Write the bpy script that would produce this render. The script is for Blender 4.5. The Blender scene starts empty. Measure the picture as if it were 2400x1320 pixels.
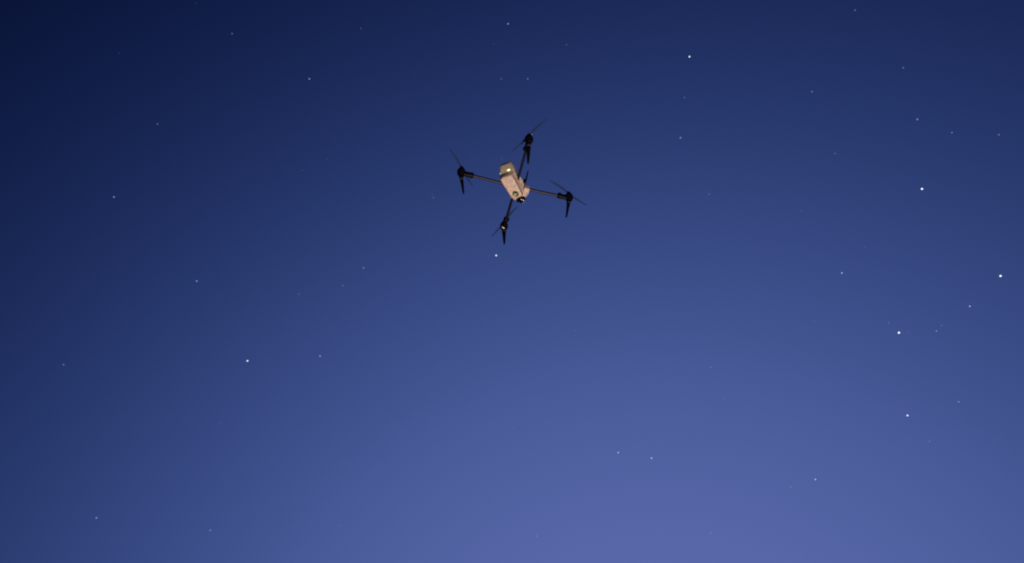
import bpy, bmesh, math, random
from mathutils import Vector, Matrix, Euler

random.seed(7)
R = math.radians
scene = bpy.context.scene
C = scene.collection

# ------------------------------------------------------------------ camera
CAM = Vector((0, 0, 1.6))            # a phone held at eye height, tilted up at the evening sky
PITCH = R(45.0)
FPX, PW, PH = 1850.0, 2400.0, 1320.0  # focal length in pixels of the 2400 x 1320 photograph
cd = bpy.data.cameras.new('camera')
cam = bpy.data.objects.new('camera', cd)
C.objects.link(cam)
cd.sensor_width = 36.0
cd.lens = 36.0 * FPX / PW
cd.clip_start, cd.clip_end = 0.05, 20000
cam.location = CAM
cam.rotation_euler = (PITCH + math.pi / 2, 0, 0)
scene.camera = cam

# ------------------------------------------------------------------ sky
GLOW_AZ, GLOW_EL = 10.0, 10.0         # where the afterglow stands: just right of ahead, low over the horizon
GLOW = Vector((math.sin(R(GLOW_AZ)) * math.cos(R(GLOW_EL)),
               math.cos(R(GLOW_AZ)) * math.cos(R(GLOW_EL)), math.sin(R(GLOW_EL))))
# log-radiance of the dusk sky as a function of the angle (degrees) from the glow
SKY_FIT = ((-2.2071592, -1.9768697, -0.9422721), (0.0067650, 0.0133890, 0.0109844), (-0.0009182, -0.0008669, -0.0006813))


def glow_colour(th):
    th = max(9.0, min(th, 68.0))
    return tuple(math.exp(SKY_FIT[0][i] + SKY_FIT[1][i] * th + SKY_FIT[2][i] * th * th) for i in range(3))


world = bpy.data.worlds.new('World')
scene.world = world
world.use_nodes = True
nt = world.node_tree
nt.nodes.clear()
out = nt.nodes.new('ShaderNodeOutputWorld')
add = nt.nodes.new('ShaderNodeAddShader')
b1 = nt.nodes.new('ShaderNodeBackground')
b2 = nt.nodes.new('ShaderNodeBackground')
sky = nt.nodes.new('ShaderNodeTexSky')
sky.sky_type = 'NISHITA'
sky.sun_disc = False
sky.sun_elevation = R(-4.5)           # after sunset
sky.sun_rotation = R(GLOW_AZ)
sky.ozone_density = 4.0
b1.inputs['Strength'].default_value = 0.05
nt.links.new(sky.outputs[0], b1.inputs['Color'])
tc = nt.nodes.new('ShaderNodeTexCoord')
dot = nt.nodes.new('ShaderNodeVectorMath'); dot.operation = 'DOT_PRODUCT'
dot.inputs[1].default_value = GLOW
nrm = nt.nodes.new('ShaderNodeVectorMath'); nrm.operation = 'NORMALIZE'
nt.links.new(tc.outputs['Generated'], nrm.inputs[0])
nt.links.new(nrm.outputs[0], dot.inputs[0])
acos = nt.nodes.new('ShaderNodeMath'); acos.operation = 'ARCCOSINE'
nt.links.new(dot.outputs['Value'], acos.inputs[0])
def wmath(op, a, b=None, c=None):
    n = nt.nodes.new('ShaderNodeMath')
    n.operation = op
    for i, v in enumerate((a, b, c)):
        if v is None:
            continue
        if isinstance(v, (int, float)):
            n.inputs[i].default_value = v
        else:
            nt.links.new(v, n.inputs[i])
    return n.outputs[0]


theta = wmath('MULTIPLY', acos.outputs[0], 180 / math.pi)
theta = wmath('SMOOTH_MAX', wmath('SMOOTH_MIN', theta, 70.0, 4.0), 8.0, 4.0)   # even navy far from the glow
comb = nt.nodes.new('ShaderNodeCombineColor')
for i in range(3):
    p = wmath('MULTIPLY_ADD', theta, SKY_FIT[2][i], SKY_FIT[1][i])
    p = wmath('MULTIPLY_ADD', p, theta, SKY_FIT[0][i])
    nt.links.new(wmath('EXPONENT', p), comb.inputs[i])
nt.links.new(comb.outputs[0], b2.inputs['Color'])
b2.inputs['Strength'].default_value = 0.985
nt.links.new(b1.outputs[0], add.inputs[0])
nt.links.new(b2.outputs[0], add.inputs[1])
nt.links.new(add.outputs[0], out.inputs[0])

# ------------------------------------------------------------------ light
# The sun has set. The drone's belly is lit from below by a warm yard lamp on the ground.
DRONE = Vector((0.020, 2.5447, 4.8531))
LAMP = Vector((1.03, 1.85, 0.25))
ld = bpy.data.lights.new('yard_lamp', 'SPOT')
ld.energy = 1180
ld.color = (1.0, 0.74, 0.60)
ld.shadow_soft_size = 0.16
ld.spot_size = R(50)
ld.spot_blend = 0.6
lamp = bpy.data.objects.new('yard_lamp', ld)
C.objects.link(lamp)
lamp.location = LAMP
lamp.rotation_euler = (DRONE - LAMP).to_track_quat('-Z', 'Y').to_euler()

# ------------------------------------------------------------------ exposure
scene.view_settings.view_transform = 'Standard'
scene.view_settings.look = 'None'
scene.view_settings.exposure = 0.0
scene.view_settings.gamma = 1.0
scene.view_settings.use_curve_mapping = False
scene.render.engine = 'CYCLES'
scene.cycles.use_denoising = False
scene.cycles.filter_width = 2.05       # the phone's soft lens


# ------------------------------------------------------------------ materials
def principled(name, col, rough=0.5, metal=0.0, spec=0.5, mottle=0.0, scale=60.0, bump=0.0, coat=0.0):
    m = bpy.data.materials.new(name)
    m.use_nodes = True
    t = m.node_tree
    b = t.nodes['Principled BSDF']
    b.inputs['Base Color'].default_value = (*col, 1)
    b.inputs['Roughness'].default_value = rough
    b.inputs['Metallic'].default_value = metal
    b.inputs['Specular IOR Level'].default_value = spec
    b.inputs['Coat Weight'].default_value = coat
    if mottle or bump:
        co = t.nodes.new('ShaderNodeTexCoord')
        n = t.nodes.new('ShaderNodeTexNoise')
        n.inputs['Scale'].default_value = scale
        n.inputs['Detail'].default_value = 6
        n.inputs['Roughness'].default_value = 0.7
        t.links.new(co.outputs['Object'], n.inputs['Vector'])
        if mottle:
            r = t.nodes.new('ShaderNodeValToRGB')
            r.color_ramp.elements[0].position = 0.3
            r.color_ramp.elements[1].position = 0.7
            r.color_ramp.elements[0].color = (*[c * (1 - mottle) for c in col], 1)
            r.color_ramp.elements[1].color = (*[min(1, c * (1 + mottle)) for c in col], 1)
            t.links.new(n.outputs['Fac'], r.inputs[0])
            t.links.new(r.outputs[0], b.inputs['Base Color'])
        if bump:
            bp = t.nodes.new('ShaderNodeBump')
            bp.inputs['Strength'].default_value = bump
            bp.inputs['Distance'].default_value = 0.002
            t.links.new(n.outputs['Fac'], bp.inputs['Height'])
            t.links.new(bp.outputs[0], b.inputs['Normal'])
    return m


def glowing(name, col, strength):
    m = bpy.data.materials.new(name)
    m.use_nodes = True
    b = m.node_tree.nodes['Principled BSDF']
    b.inputs['Base Color'].default_value = (*col, 1)
    b.inputs['Emission Color'].default_value = (*col, 1)
    b.inputs['Emission Strength'].default_value = strength
    return m


M = dict(
    tan=principled('tan_plastic', (0.43, 0.365, 0.325), 0.65, mottle=0.5, scale=95, bump=0.5),
    taupe=principled('taupe_plastic', (0.27, 0.255, 0.205), 0.6, mottle=0.35, scale=110, bump=0.25),
    carbon=principled('carbon_tube', (0.005, 0.005, 0.008), 0.44, spec=0.34, mottle=0.2, scale=300),
    black=principled('black_plastic', (0.002, 0.002, 0.004), 0.5, spec=0.1, mottle=0.2, scale=200),
    leg=principled('black_nylon', (0.003, 0.004, 0.010), 0.6, spec=0.2, mottle=0.2, scale=200),
    blade=principled('propeller_plastic', (0.014, 0.028, 0.095), 0.8, spec=0.05, mottle=0.1, scale=200),
    gloss=principled('gloss_black', (0.004, 0.004, 0.005), 0.15, spec=0.4),
    glass=principled('lens_glass', (0.010, 0.014, 0.02), 0.05, spec=0.8, coat=0.5),
    pale=principled('pale_glint', (0.78, 0.76, 0.70), 0.4, mottle=0.05, scale=200),  # cream tone of the painted crescent highlights
    greyglass=principled('grey_window', (0.17, 0.20, 0.26), 0.25, mottle=0.1),
    greendark=principled('dark_green_bezel', (0.055, 0.075, 0.035), 0.4, mottle=0.2, scale=250),
    greenglint=principled('yellow_green_glint', (0.30, 0.36, 0.12), 0.2, mottle=0.15, scale=300),  # the lens glint is put into this colour
    umber=principled('umber_shade', (0.09, 0.068, 0.062), 0.8, mottle=0.2, scale=200),  # dark tone standing in for shade along the belly creases
    hubglint=principled('pale_hub_glint', (0.24, 0.30, 0.42), 0.4, mottle=0.1),  # pale tone of the glint painted on the hub
    smoke=principled('smoke_band', (0.05, 0.065, 0.10), 0.4, mottle=0.1),
    led=glowing('tail_light_lens', (0.78, 0.80, 0.46), 0.62),
    led_side=glowing('side_light_lens', (0.42, 0.52, 0.55), 0.55),
    ground=principled('packed_earth', (0.13, 0.11, 0.09), 0.95, mottle=0.35, scale=0.4, bump=0.5),
)


# ------------------------------------------------------------------ mesh helpers
def link(name, bm, mat, parent=None, smooth=True, bevel=0.0, segs=2, angle=35):
    bmesh.ops.recalc_face_normals(bm, faces=bm.faces)
    me = bpy.data.meshes.new(name)
    bm.to_mesh(me)
    bm.free()
    me.materials.append(mat)
    o = bpy.data.objects.new(name, me)
    C.objects.link(o)
    if parent is not None:
        o.parent = parent
    for p in me.polygons:
        p.use_smooth = smooth
    me.set_sharp_from_angle(angle=R(38))
    if bevel:
        b = o.modifiers.new('bevel', 'BEVEL')
        b.width, b.segments, b.limit_method, b.angle_limit = bevel, segs, 'ANGLE', R(angle)
        b.harden_normals = True
    return o


def loft(bm, rings, cap=True):
    vs = [[bm.verts.new(p) for p in r] for r in rings]
    n = len(vs[0])
    for a, b in zip(vs[:-1], vs[1:]):
        for i in range(n):
            bm.faces.new((a[i], a[(i + 1) % n], b[(i + 1) % n], b[i]))
    if cap:
        bm.faces.new(list(reversed(vs[0])))
        bm.faces.new(vs[-1])


def ring(c, axis, r, n=20, r2=None, ref=Vector((0, 0, 1))):
    axis = axis.normalized()
    if abs(axis.dot(ref)) > 0.95:
        ref = Vector((1, 0, 0))
    u = axis.cross(ref).normalized()
    v = axis.cross(u).normalized()
    r2 = r if r2 is None else r2
    return [c + u * (r * math.cos(2 * math.pi * i / n)) + v * (r2 * math.sin(2 * math.pi * i / n)) for i in range(n)]


def lathe(bm, base, axis, prof, n=24):
    """prof: (distance along the axis, radius) pairs"""
    axis = axis.normalized()
    loft(bm, [ring(base + axis * h, axis, max(r, 1e-4), n) for h, r in prof])


def ball(bm, c, r, sc=(1, 1, 1), u=20, v=14):
    bmesh.ops.create_uvsphere(bm, u_segments=u, v_segments=v, radius=r,
                              matrix=Matrix.Translation(c) @ Matrix.Diagonal((*sc, 1)))


def crescent(bm, c, nrm, up, r, a0, a1, w, h, n=18):
    """a thin raised sickle following an arc, pointed at both ends"""
    nrm = nrm.normalized()
    u = (up - nrm * up.dot(nrm)).normalized()
    v = nrm.cross(u)
    rs = []
    for i in range(n + 1):
        t = i / n
        a = R(a0 + (a1 - a0) * t)
        k = max(0.06, math.sin(math.pi * t) ** 0.8)
        d = u * math.cos(a) + v * math.sin(a)
        rs.append([c + d * r, c + d * (r - w * k), c + d * (r - w * k * 0.8) + nrm * h * k, c + d * (r - w * k * 0.15) + nrm * h * k])
    loft(bm, rs)


# ------------------------------------------------------------------ the setting: ground
bm = bmesh.new()
bmesh.ops.create_grid(bm, x_segments=8, y_segments=8, size=6000)
g = link('ground', bm, M['ground'])
g['kind'] = 'structure'

# ------------------------------------------------------------------ the drone
drone = bpy.data.objects.new('quadcopter_drone', None)
C.objects.link(drone)
drone.empty_display_size = 0.1
drone.location = DRONE
drone.rotation_euler = Euler((R(0.72), R(0.02), R(59.32)), 'XYZ')
drone['label'] = 'tan quadcopter drone with four black arms hovering against the evening sky'
drone['category'] = 'drone'

BODY = Matrix.Translation((0, 0.010, 0)) @ Matrix.Rotation(R(6), 4, 'Z')


def body(name, bm, mat, parent=drone, **k):
    bmesh.ops.transform(bm, matrix=BODY, verts=bm.verts)
    return link(name, bm, mat, parent, **k)


# directions towards the viewer, for the small painted glints turned to the viewer
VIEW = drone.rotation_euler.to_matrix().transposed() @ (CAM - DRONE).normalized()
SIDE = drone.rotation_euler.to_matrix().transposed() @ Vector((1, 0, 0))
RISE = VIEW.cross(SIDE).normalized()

# upper hull: shoulders wider than the belly, lower flanks sloping outwards
bm = bmesh.new()
st = [(-.072, .030, .035, .028, -.014, .030), (-.050, .033, .038, .031, -.020, .034), (-.040, .034, .049, .036, -.021, .035),
      (-.010, .036, .052, .040, -.021, .036), (.004, .036, .047, .038, -.021, .037), (.022, .036, .048, .040, -.021, .037),
      (.032, .036, .056, .042, -.021, .036), (.066, .034, .056, .040, -.020, .034),
      (.084, .027, .044, .033, -.013, .030), (.094, .020, .030, .023, -.005, .024)]
loft(bm, [[Vector(p) for p in ((x, -wb, z0), (x, wb, z0), (x, wm - .003, .008), (x, wt, z1), (x, -wt, z1), (x, -wm - .002, .008))]
          for x, wb, wm, wt, z0, z1 in st])
hull = body('fuselage', bm, M['tan'], bevel=.0028, segs=3, angle=20)

# belly: the flat tan keel panel under the hull
bm = bmesh.new()
bl = [(-.1010, .012, .024, -.034), (-.0990, .021, .032, -.0395), (-.0930, .031, .042, -.0440), (-.060, .0315, .044, -.0450),
      (.020, .0285, .041, -.0450), (.042, .0255, .036, -.0425), (.054, .021, .030, -.035)]
loft(bm, [[Vector(p) for p in ((x, -w0, z0), (x, w0, z0), (x, w0 + .003, z0 + .004), (x, w1, -.010), (x, -w1, -.010), (x, -w0 - .003, z0 + .004))]
          for x, w0, w1, z0 in bl])
belly = body('belly_panel', bm, M['tan'], bevel=.002, segs=2, angle=20)

# dark strips painting in the crease shade along both lower edges of the belly
for s in (-1, 1):
    bm = bmesh.new()
    loft(bm, [[Vector((x, s * (w + e), z + h)) for e, h in ((.0010, .0006), (.0046, .0050), (.0056, .0042), (.0020, -.0004))]
              for x, w, z in ((-.092, .031, -.0440), (-.060, .0315, -.0450), (.020, .0285, -.0450), (.042, .0255, -.0425))])
    body('crease_shade', bm, M['umber'], belly)

# battery: wedge behind the hull, its underside rising towards the tail
bm = bmesh.new()
bt = [(-.066, .034, .038, -.020, .032), (-.088, .034, .039, -.019, .034), (-.100, .033, .039, -.009, .036),
      (-.112, .031, .037, .003, .037), (-.121, .028, .034, .012, .037), (-.127, .024, .030, .020, .0365), (-.129, .020, .026, .026, .0355)]
BY = -.008
loft(bm, [[Vector((p[0], p[1] + BY, p[2])) for p in ((x, -w0, z0), (x, w0, z0), (x, w1, z0 + .008), (x, w1 - .002, z1 - .004), (x, w1 - .006, z1), (x, -w1 + .006, z1), (x, -w1 + .002, z1 - .004), (x, -w1, z0 + .008))]
          for x, w0, w1, z0, z1 in bt])
bat = body('battery', bm, M['taupe'], bevel=.003, segs=3, angle=18)
bm = bmesh.new()
ball(bm, Vector((-.1075, -.0175, -.0030)), .0086, (.85, 1.05, .6))
body('tail_light', bm, M['led'], bat)
bm = bmesh.new()
ball(bm, Vector((-.1000, .0315, .0030)), .0055, (.8, .75, 1.35))
body('side_light', bm, M['led_side'], bat)

# downward vision sensor near the nose
bm = bmesh.new()
lathe(bm, Vector((.0180, .0000, -.0417)), Vector((0, 0, -1)), [(0, .0185), (.0040, .0180), (.0046, .0165), (.0040, .0005)], 24)
bmesh.ops.scale(bm, vec=(1.15, .85, 1), space=Matrix.Translation((-.0180, 0, 0)), verts=bm.verts)
sen = body('vision_sensor', bm, M['greendark'], belly)
bm = bmesh.new()
ball(bm, Vector((.0230, .0045, -.0460)), .0085, (1.1, .85, .35))
body('sensor_lens_glint', bm, M['greenglint'], belly)  # lens with its yellow-green glint painted in
bm = bmesh.new()
ball(bm, Vector((.0075, -.0050, -.0460)), .0062, (1, .8, .3))
body('sensor_window', bm, M['glass'], belly)

# gimbal camera under the nose
bm = bmesh.new()
ball(bm, Vector((.0765, -.0045, -.0225)), .0195, (1, 1, .95), 28, 18)
gim = body('gimbal_camera', bm, M['gloss'])
for s in (-1, 1):
    bm = bmesh.new()
    lathe(bm, Vector((.0805, s * .016 - .002, -.0225)), Vector((0, s, 0)), [(0, .011), (.006, .011), (.007, .009)], 18)
    body('gimbal_pivot', bm, M['black'], gim)
    bm = bmesh.new()
    rs = [[Vector((x, s * y - .002, z)) for x, y, z in q] for q in
          (((.073, .019, -.022), (.088, .019, -.022), (.088, .023, -.022), (.073, .023, -.022)),
           ((.066, .018, .004), (.084, .018, .004), (.084, .022, .004), (.066, .022, .004)))]
    loft(bm, rs)
    body('gimbal_yoke', bm, M['black'], gim, bevel=.001)
bm = bmesh.new()
lathe(bm, Vector((.0895, -.0020, -.0240)), Vector((.9, 0, -.2)), [(0, .0135), (.007, .0135), (.0085, .0122), (.0085, .0100), (.006, .0096)], 24)
body('lens_barrel', bm, M['black'], gim)
bm = bmesh.new()
ball(bm, Vector((.0985, -.0035, -.0215)), .0125, (.62, .95, .9))
body('lens', bm, M['greyglass'], gim)
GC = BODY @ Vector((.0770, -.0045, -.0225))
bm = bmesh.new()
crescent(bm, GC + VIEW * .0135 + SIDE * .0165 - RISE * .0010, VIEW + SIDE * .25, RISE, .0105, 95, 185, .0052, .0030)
link('lens_glint', bm, M['pale'], gim)  # highlight on the camera, shaped as a pale sickle

# antenna on the right shoulder
bm = bmesh.new()
loft(bm, [[Vector((x, y, z)) for x, y in ((.002, -.062), (.018, -.062), (.018, -.044), (.002, -.044))] for z in (.012, .030)])
am = body('antenna_mount', bm, M['black'], bevel=.002)
bm = bmesh.new()
A0, A1 = Vector((.012, -.060, .024)), Vector((.008, -.076, .096))
loft(bm, [ring(A0.lerp(A1, t), A1 - A0, a, 12, b, Vector((1, 0, 0))) for t, a, b in ((0, .0045, .0060), (.25, .0040, .0055), (.8, .0032, .0045), (1, .0022, .0030))])
body('antenna', bm, M['leg'], am)

# four arms with motors, propellers and landing legs
A = 0.30 / math.sqrt(2)
AY = A * 0.9411
INN, LEG = 0.0742, 0.1675
arms = {'R': (A, -AY, -18), 'B': (A, AY, 62), 'T': (-A, -AY, 70), 'L': (-A, AY, 8)}
for key, (mx, my, pang) in arms.items():
    motor_c = Vector((mx, my, 0))
    d = Vector((mx, my, 0)).normalized()
    root = Vector((math.copysign(.036, mx), math.copysign(.034, my), -.012))
    side = d.cross(Vector((0, 0, 1)))
    # tube
    end = motor_c - d * .030 + Vector((0, 0, -.004))
    bm = bmesh.new()
    loft(bm, [ring(root.lerp(end, t), end - root, .0070, 20) for t in (0, .5, 1)])
    arm = link('arm', bm, M['carbon'], drone)
    # hinge block where the arm leaves the hull
    if mx > 0:
        bm = bmesh.new()
        rr = [root + d * e for e in (-.006, .004, .019, .023)]
        loft(bm, [[p + side * (w * a) + Vector((0, 0, h * b)) for a, b in ((-1, -1), (1, -1), (1, 1), (-1, 1))]
                  for p, w, h in ((rr[0], .014, .013), (rr[1], .0145, .014), (rr[2], .0125, .0125), (rr[3], .0105, .0105))])
        link('arm_hinge', bm, M['tan'], arm, bevel=.002, angle=20)
    # sleeve between tube and motor, with its locking knob
    bm = bmesh.new()
    p0, p1, p2 = motor_c - d * .064 + Vector((0, 0, -.004)), motor_c - d * .046 + Vector((0, 0, -.005)), motor_c - d * .012 + Vector((0, 0, -.004))
    loft(bm, [ring(p, d, a, 16, b) for p, a, b in ((p0, .0125, .0125), (p0 + d * .003, .0150, .0150), (p1, .0146, .0150), (p1 + d * .012, .0120, .0140), (p2, .0130, .0160))])
    slv = link('arm_sleeve', bm, M['black'], arm)
    bm = bmesh.new()
    lathe(bm, motor_c - d * .055 + side * .009 + Vector((0, 0, -.004)), side, [(0, .0072), (.007, .0072), (.0085, .0058)], 14)
    link('locking_knob', bm, M['black'], arm)
    # motor
    bm = bmesh.new()
    lathe(bm, motor_c + Vector((0, 0, -.026)), Vector((0, 0, 1)),
          [(0, .0110), (.002, .0140), (.010, .0185), (.016, .0198), (.0165, .0206), (.038, .0208), (.0395, .0200), (.0400, .0196), (.0455, .0180), (.049, .0120), (.050, .0040)], 28)
    mot = link('motor', bm, M['black'], drone)
    bm = bmesh.new()
    for i in range(12):
        a = 2 * math.pi * i / 12
        u = Vector((math.cos(a), math.sin(a), 0)); v = Vector((-u.y, u.x, 0))
        c = motor_c + u * .0208
        loft(bm, [[c + v * s * .0022 + u * o for s, o in ((-1, -.0010), (1, -.0010), (1, .0007), (-1, .0007))] for c in (c + Vector((0, 0, -.006)), c + Vector((0, 0, .010)))])
    link('cooling_fin', bm, M['leg'], mot)
    bm = bmesh.new()
    lathe(bm, motor_c + Vector((0, 0, .023)), Vector((0, 0, 1)), [(0, .0045), (.018, .0045), (.020, .0030)], 12)
    link('shaft', bm, M['black'], mot)
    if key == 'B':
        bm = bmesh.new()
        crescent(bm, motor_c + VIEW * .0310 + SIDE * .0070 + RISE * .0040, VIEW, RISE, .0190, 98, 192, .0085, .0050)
        t = link('motor_glint', bm, M['pale'], mot)  # motor highlight modelled as a pale crescent facing the viewer
        t['label'] = 'cream crescent glint painted on the lowest motor'
    # propeller at rest
    bm = bmesh.new()
    hub_c = motor_c + Vector((0, 0, .036))
    lathe(bm, hub_c + Vector((0, 0, -.006)), Vector((0, 0, 1)), [(0, .0095), (.010, .0095), (.012, .0080), (.013, .0040)], 18)
    prop = link('propeller', bm, M['black'], drone)
    for s in (0, 180):
        a = R(pang + s)
        u = Vector((math.cos(a), math.sin(a), 0)); v = Vector((-u.y, u.x, 0))
        spin = 1 if key in 'RL' else -1
        bm = bmesh.new()
        rs = []
        for r, ch, tw, sw in ((.006, .007, 4, 0), (.020, .011, 22, .000), (.038, .0185, 19, .0015), (.065, .0165, 14, .001), (.095, .0125, 10, -.001), (.118, .0095, 8, -.003), (.130, .0065, 6, -.005), (.1335, .0025, 5, -.0065)):
            tw = R(tw) * spin
            cv = v * math.cos(tw) + Vector((0, 0, math.sin(tw)))
            nv = u.cross(cv)
            c = hub_c + u * r + v * sw * spin
            th = .0011 if r > .1 else .0016
            rs.append([c + cv * (ch * .70 * x) + nv * (th * z) for x, z in ((-.5, 0), (-.25, .8), (.1, 1), (.5, .15), (.5, -.15), (.1, -.5), (-.25, -.5))])
        loft(bm, rs)
        link('blade', bm, M['blade'], prop)
    if key == 'T':
        bm = bmesh.new()
        ball(bm, hub_c + Vector((.0065, -.010, .011)), .0042, (1, 1.3, .6), 12, 8)
        link('hub_glint', bm, M['hubglint'], prop)  # small pale bead standing in for a glint on the hub
    # landing leg, tapering and leaning a little inwards
    tip = Vector((mx * (1 - INN), my * (1 - INN), -LEG))
    top = motor_c + Vector((0, 0, -.018))
    ax = tip - top
    bm = bmesh.new()
    loft(bm, [ring(top + ax * t, ax, a * .88, 16, b * .88, d) for t, a, b in
              ((0, .0150, .0150), (.10, .0142, .0140), (.22, .0128, .0112), (.45, .0104, .0086), (.75, .0078, .0066), (.94, .0060, .0054), (.985, .0052, .0046), (1.0, .0030, .0028))])
    leg = link('landing_leg', bm, M['leg'], drone)
    bm = bmesh.new()
    q = .19 if key != 'L' else .26
    loft(bm, [ring(top + ax * t, ax, a * .88 + .0009, 16, b * .88 + .0009, d) for t, a, b in ((q, .0131, .0118), (q + .05, .0124, .0106))])
    link('leg_band', bm, M['smoke'], leg)

# ------------------------------------------------------------------ the stars
STAR_DIST = 4000.0
sm = bpy.data.materials.new('starlight')
sm.use_nodes = True
t = sm.node_tree
t.nodes.clear()
so = t.nodes.new('ShaderNodeOutputMaterial')
se = t.nodes.new('ShaderNodeEmission')
si = t.nodes.new('ShaderNodeObjectInfo')
t.links.new(si.outputs['Color'], se.inputs['Color'])
t.links.new(se.outputs[0], so.inputs['Surface'])
sm.cycles.emission_sampling = 'NONE'

PXR = 2400 / 1024.0 / FPX            # one output pixel as an angle
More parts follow.
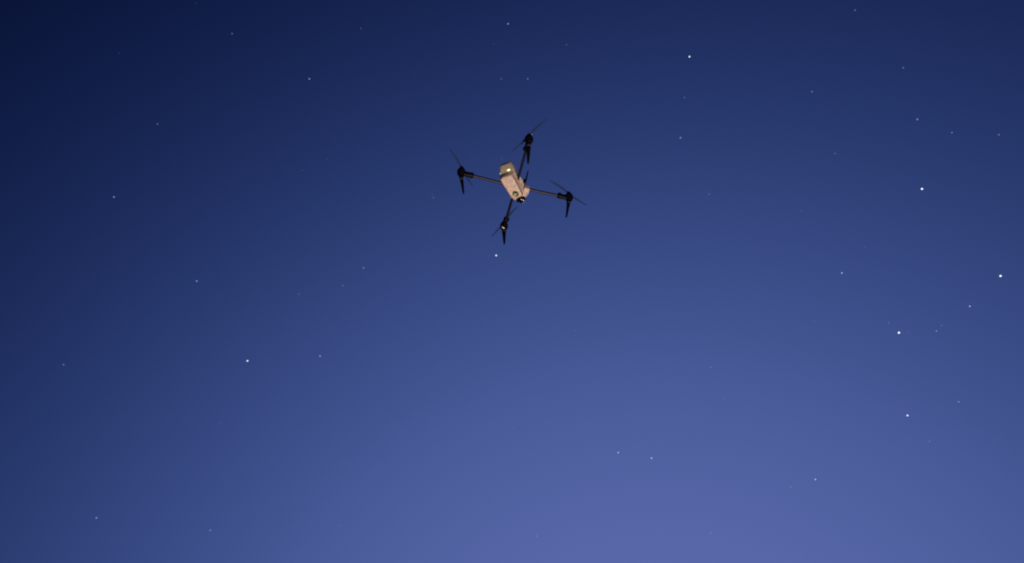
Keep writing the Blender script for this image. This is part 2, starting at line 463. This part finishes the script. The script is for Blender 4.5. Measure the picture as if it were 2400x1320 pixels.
# class: radius in output pixels, light added to the sky behind (red, green, blue)
KIND = {
    'a': (0.98, (1.15, 1.15, 1.20)),
    'b': (0.86, (0.85, 0.88, 0.98)),
    'c': (0.68, (0.42, 0.47, 0.68)),
    'd': (0.74, (0.22, 0.25, 0.42)),
    'e': (0.75, (0.135, 0.15, 0.26)),
    'f': (0.75, (0.062, 0.072, 0.125)),
    'g': (0.75, (0.025, 0.030, 0.052)),
}
STARS = [
    # upper left of the photograph
    (725, 185, 'd', 'clearest star in the dark sky above and left of the drone'),
    (544, 79, 'e', 'small star high on the left, up and left of the clearest one there'),
    (369, 291, 'e', 'dim star midway between the top left corner and the left rotor, alone'),
    (279, 125, 'g', 'barely visible star nearest the dark top left corner'),
    (460, 8, 'g', 'barely visible star on the top edge, left of centre'),
    (766, 373, 'g', 'very faint star left of the drone, upper one of a close pair'),
    (708, 399, 'g', 'very faint star left of the drone, lower one of a close pair'),
    (846, 67, 'f', 'faint lone star near the top edge, left of the one above the drone'),
    # above the drone
    (1191, 56, 'd', 'small star near the top edge, straight above the drone'),
    (1158, 103, 'g', 'barely visible star just below left of the one above the drone'),
    (1328, 105, 'f', 'faint star near the top edge, right of the one above the drone'),
    (1175, 185, 'f', 'dimmer, left one of two level stars over the top rotor'),
    (1237, 185, 'e', 'brighter, right one of two level stars over the top rotor'),
    (1595, 323, 'd', 'small star right of the top rotor, level with its motor'),
    # upper right
    (1616, 133, 'b', 'bright star high up, right of the drone and above the frame centre'),
    (1604, 229, 'f', 'faint star below the bright one high up right of the drone'),
    (1903, 215, 'e', 'dim star upper right, between the bright high star and the right edge'),
    (2004, 24, 'e', 'dim star touching the top of the sky at upper right'),
    (2117, 159, 'e', 'dim star upper right, topmost of three falling towards the right edge'),
    (2150, 280, 'd', 'small star upper right, middle of three falling towards the right edge'),
    (2231, 311, 'e', 'dim star upper right, lowest of three falling towards the right edge'),
    (2341, 316, 'e', 'dim star closest to the right edge in the upper sky'),
    (1957, 360, 'f', 'faint lone star up and left of the bright upper right star'),
    (2161, 443, 'a', 'very bright star at upper right, highest of the brilliant ones there'),
    (1662, 455, 'f', 'faint lone star right of the right rotor'),
    (1877, 495, 'g', 'barely visible star left of the bright upper right star'),
    # left side
    (267, 462, 'd', 'medium star on the far left, level with the drone'),
    (461, 659, 'd', 'medium star left, halfway down the frame'),
    (700, 690, 'f', 'faint star left, lower right of the medium one halfway down'),
    (580, 846, 'b', 'brightest star in the left half'),
    (750, 835, 'd', 'small star just right of the brightest one in the left half'),
    (149, 855, 'e', 'dim star near the left edge, below the middle'),
    (852, 628, 'e', 'dim star lower left of the drone, upper right one of two'),
    (804, 670, 'f', 'faint star lower left of the drone, lower left one of two'),
    # round the drone
    (1163, 599, 'b', 'bright white star right below the lowest leg of the drone'),
    (1013, 457, 'g', 'upper and dimmer of two touching stars below the left rotor'),
    (1016, 464, 'f', 'lower of two touching stars below the left rotor'),
    (1176, 371, 'g', 'faint speck just above the tail of the drone'),
    (1349, 775, 'g', 'barely visible star in the empty middle below the drone'),
    # right side
    (1973, 640, 'c', 'clear bluish star on the right, alone left of the brilliant group'),
    (2027, 579, 'g', 'very faint star above the clear bluish star on the right'),
    (2345, 647, 'a', 'very bright star nearest the right edge'),
    (2273, 718, 'c', 'bluish star below left of the very bright one at the right edge'),
    (2107, 780, 'a', 'very bright star on the right with a faint companion on each side'),
    (2083, 757, 'f', 'faint companion up and left of a very bright star'),
    (2127, 780, 'g', 'very faint companion touching a very bright star on its right'),
    (2195, 776, 'e', 'lower left and clearer star of a close pair at right'),
    (2207, 763, 'f', 'upper right and dimmer star of a close pair at right'),
    (1909, 752, 'g', 'very faint star below the clear bluish star on the right'),
    (1667, 861, 'f', 'faint lone star right of centre in the lower half'),
    # lower left
    (516, 991, 'g', 'very faint star below the brightest one in the left half'),
    (226, 1214, 'd', 'medium star in the lower left corner'),
    (493, 1243, 'e', 'dim star on the lower left, right of the medium corner star'),
    (796, 1232, 'g', 'very faint star near the bottom edge, left of centre'),
    # lower middle and right
    (1203, 1003, 'g', 'very faint star in the lower middle, left of the bright pair'),
    (1449, 1061, 'c', 'brighter, left star of the wide pair low in the middle'),
    (1527, 1074, 'c', 'dimmer, right star of the wide pair low in the middle'),
    (1258, 1257, 'f', 'faint star near the bottom edge, centre'),
    (1697, 935, 'g', 'very faint star up and right of the wide pair low in the middle'),
    (2127, 974, 'b', 'bright star lower right, lowest of the brilliant ones'),
    (2247, 942, 'e', 'dim star up and right of the lowest brilliant star'),
    (2179, 1035, 'f', 'faint star down and right of the lowest brilliant star'),
    (1911, 1124, 'c', 'clear star low on the right, brightest near the bottom'),
    (1854, 1141, 'f', 'faint star just left of the clear one low on the right'),
    (1667, 1249, 'f', 'faint star near the bottom edge, right of centre'),
]
fwd = Vector((0, math.cos(PITCH), math.sin(PITCH)))
rgt = Vector((1, 0, 0))
upv = rgt.cross(fwd)
bm = bmesh.new()
bmesh.ops.create_icosphere(bm, subdivisions=2, radius=1.0)
proto = link('star', bm, sm)
star = None
for x, y, k, label in STARS:
    star = proto if star is None else proto.copy()
    if star is not proto:
        C.objects.link(star)
    dr = (fwd + rgt * ((x - PW / 2) / FPX) + upv * ((PH / 2 - y) / FPX))
    sec = dr.length
    dr.normalize()
    rad, gain = KIND[k]
    th = math.degrees(math.acos(dr.dot(GLOW)))
    base = glow_colour(th)
    if k in 'efg':                    # the faintest ones sit lower where the sky is darker
        gain = [v * min(1.0, math.sqrt(base[2] / 0.17)) for v in gain]
    star.location = CAM + dr * STAR_DIST
    star.scale = (STAR_DIST * PXR * rad / sec,) * 3
    star.color = (*[b + g_ for b, g_ in zip(base, gain)], 1)
    star['label'] = label
    star['category'] = 'star'
    star['group'] = 'stars in the evening sky'
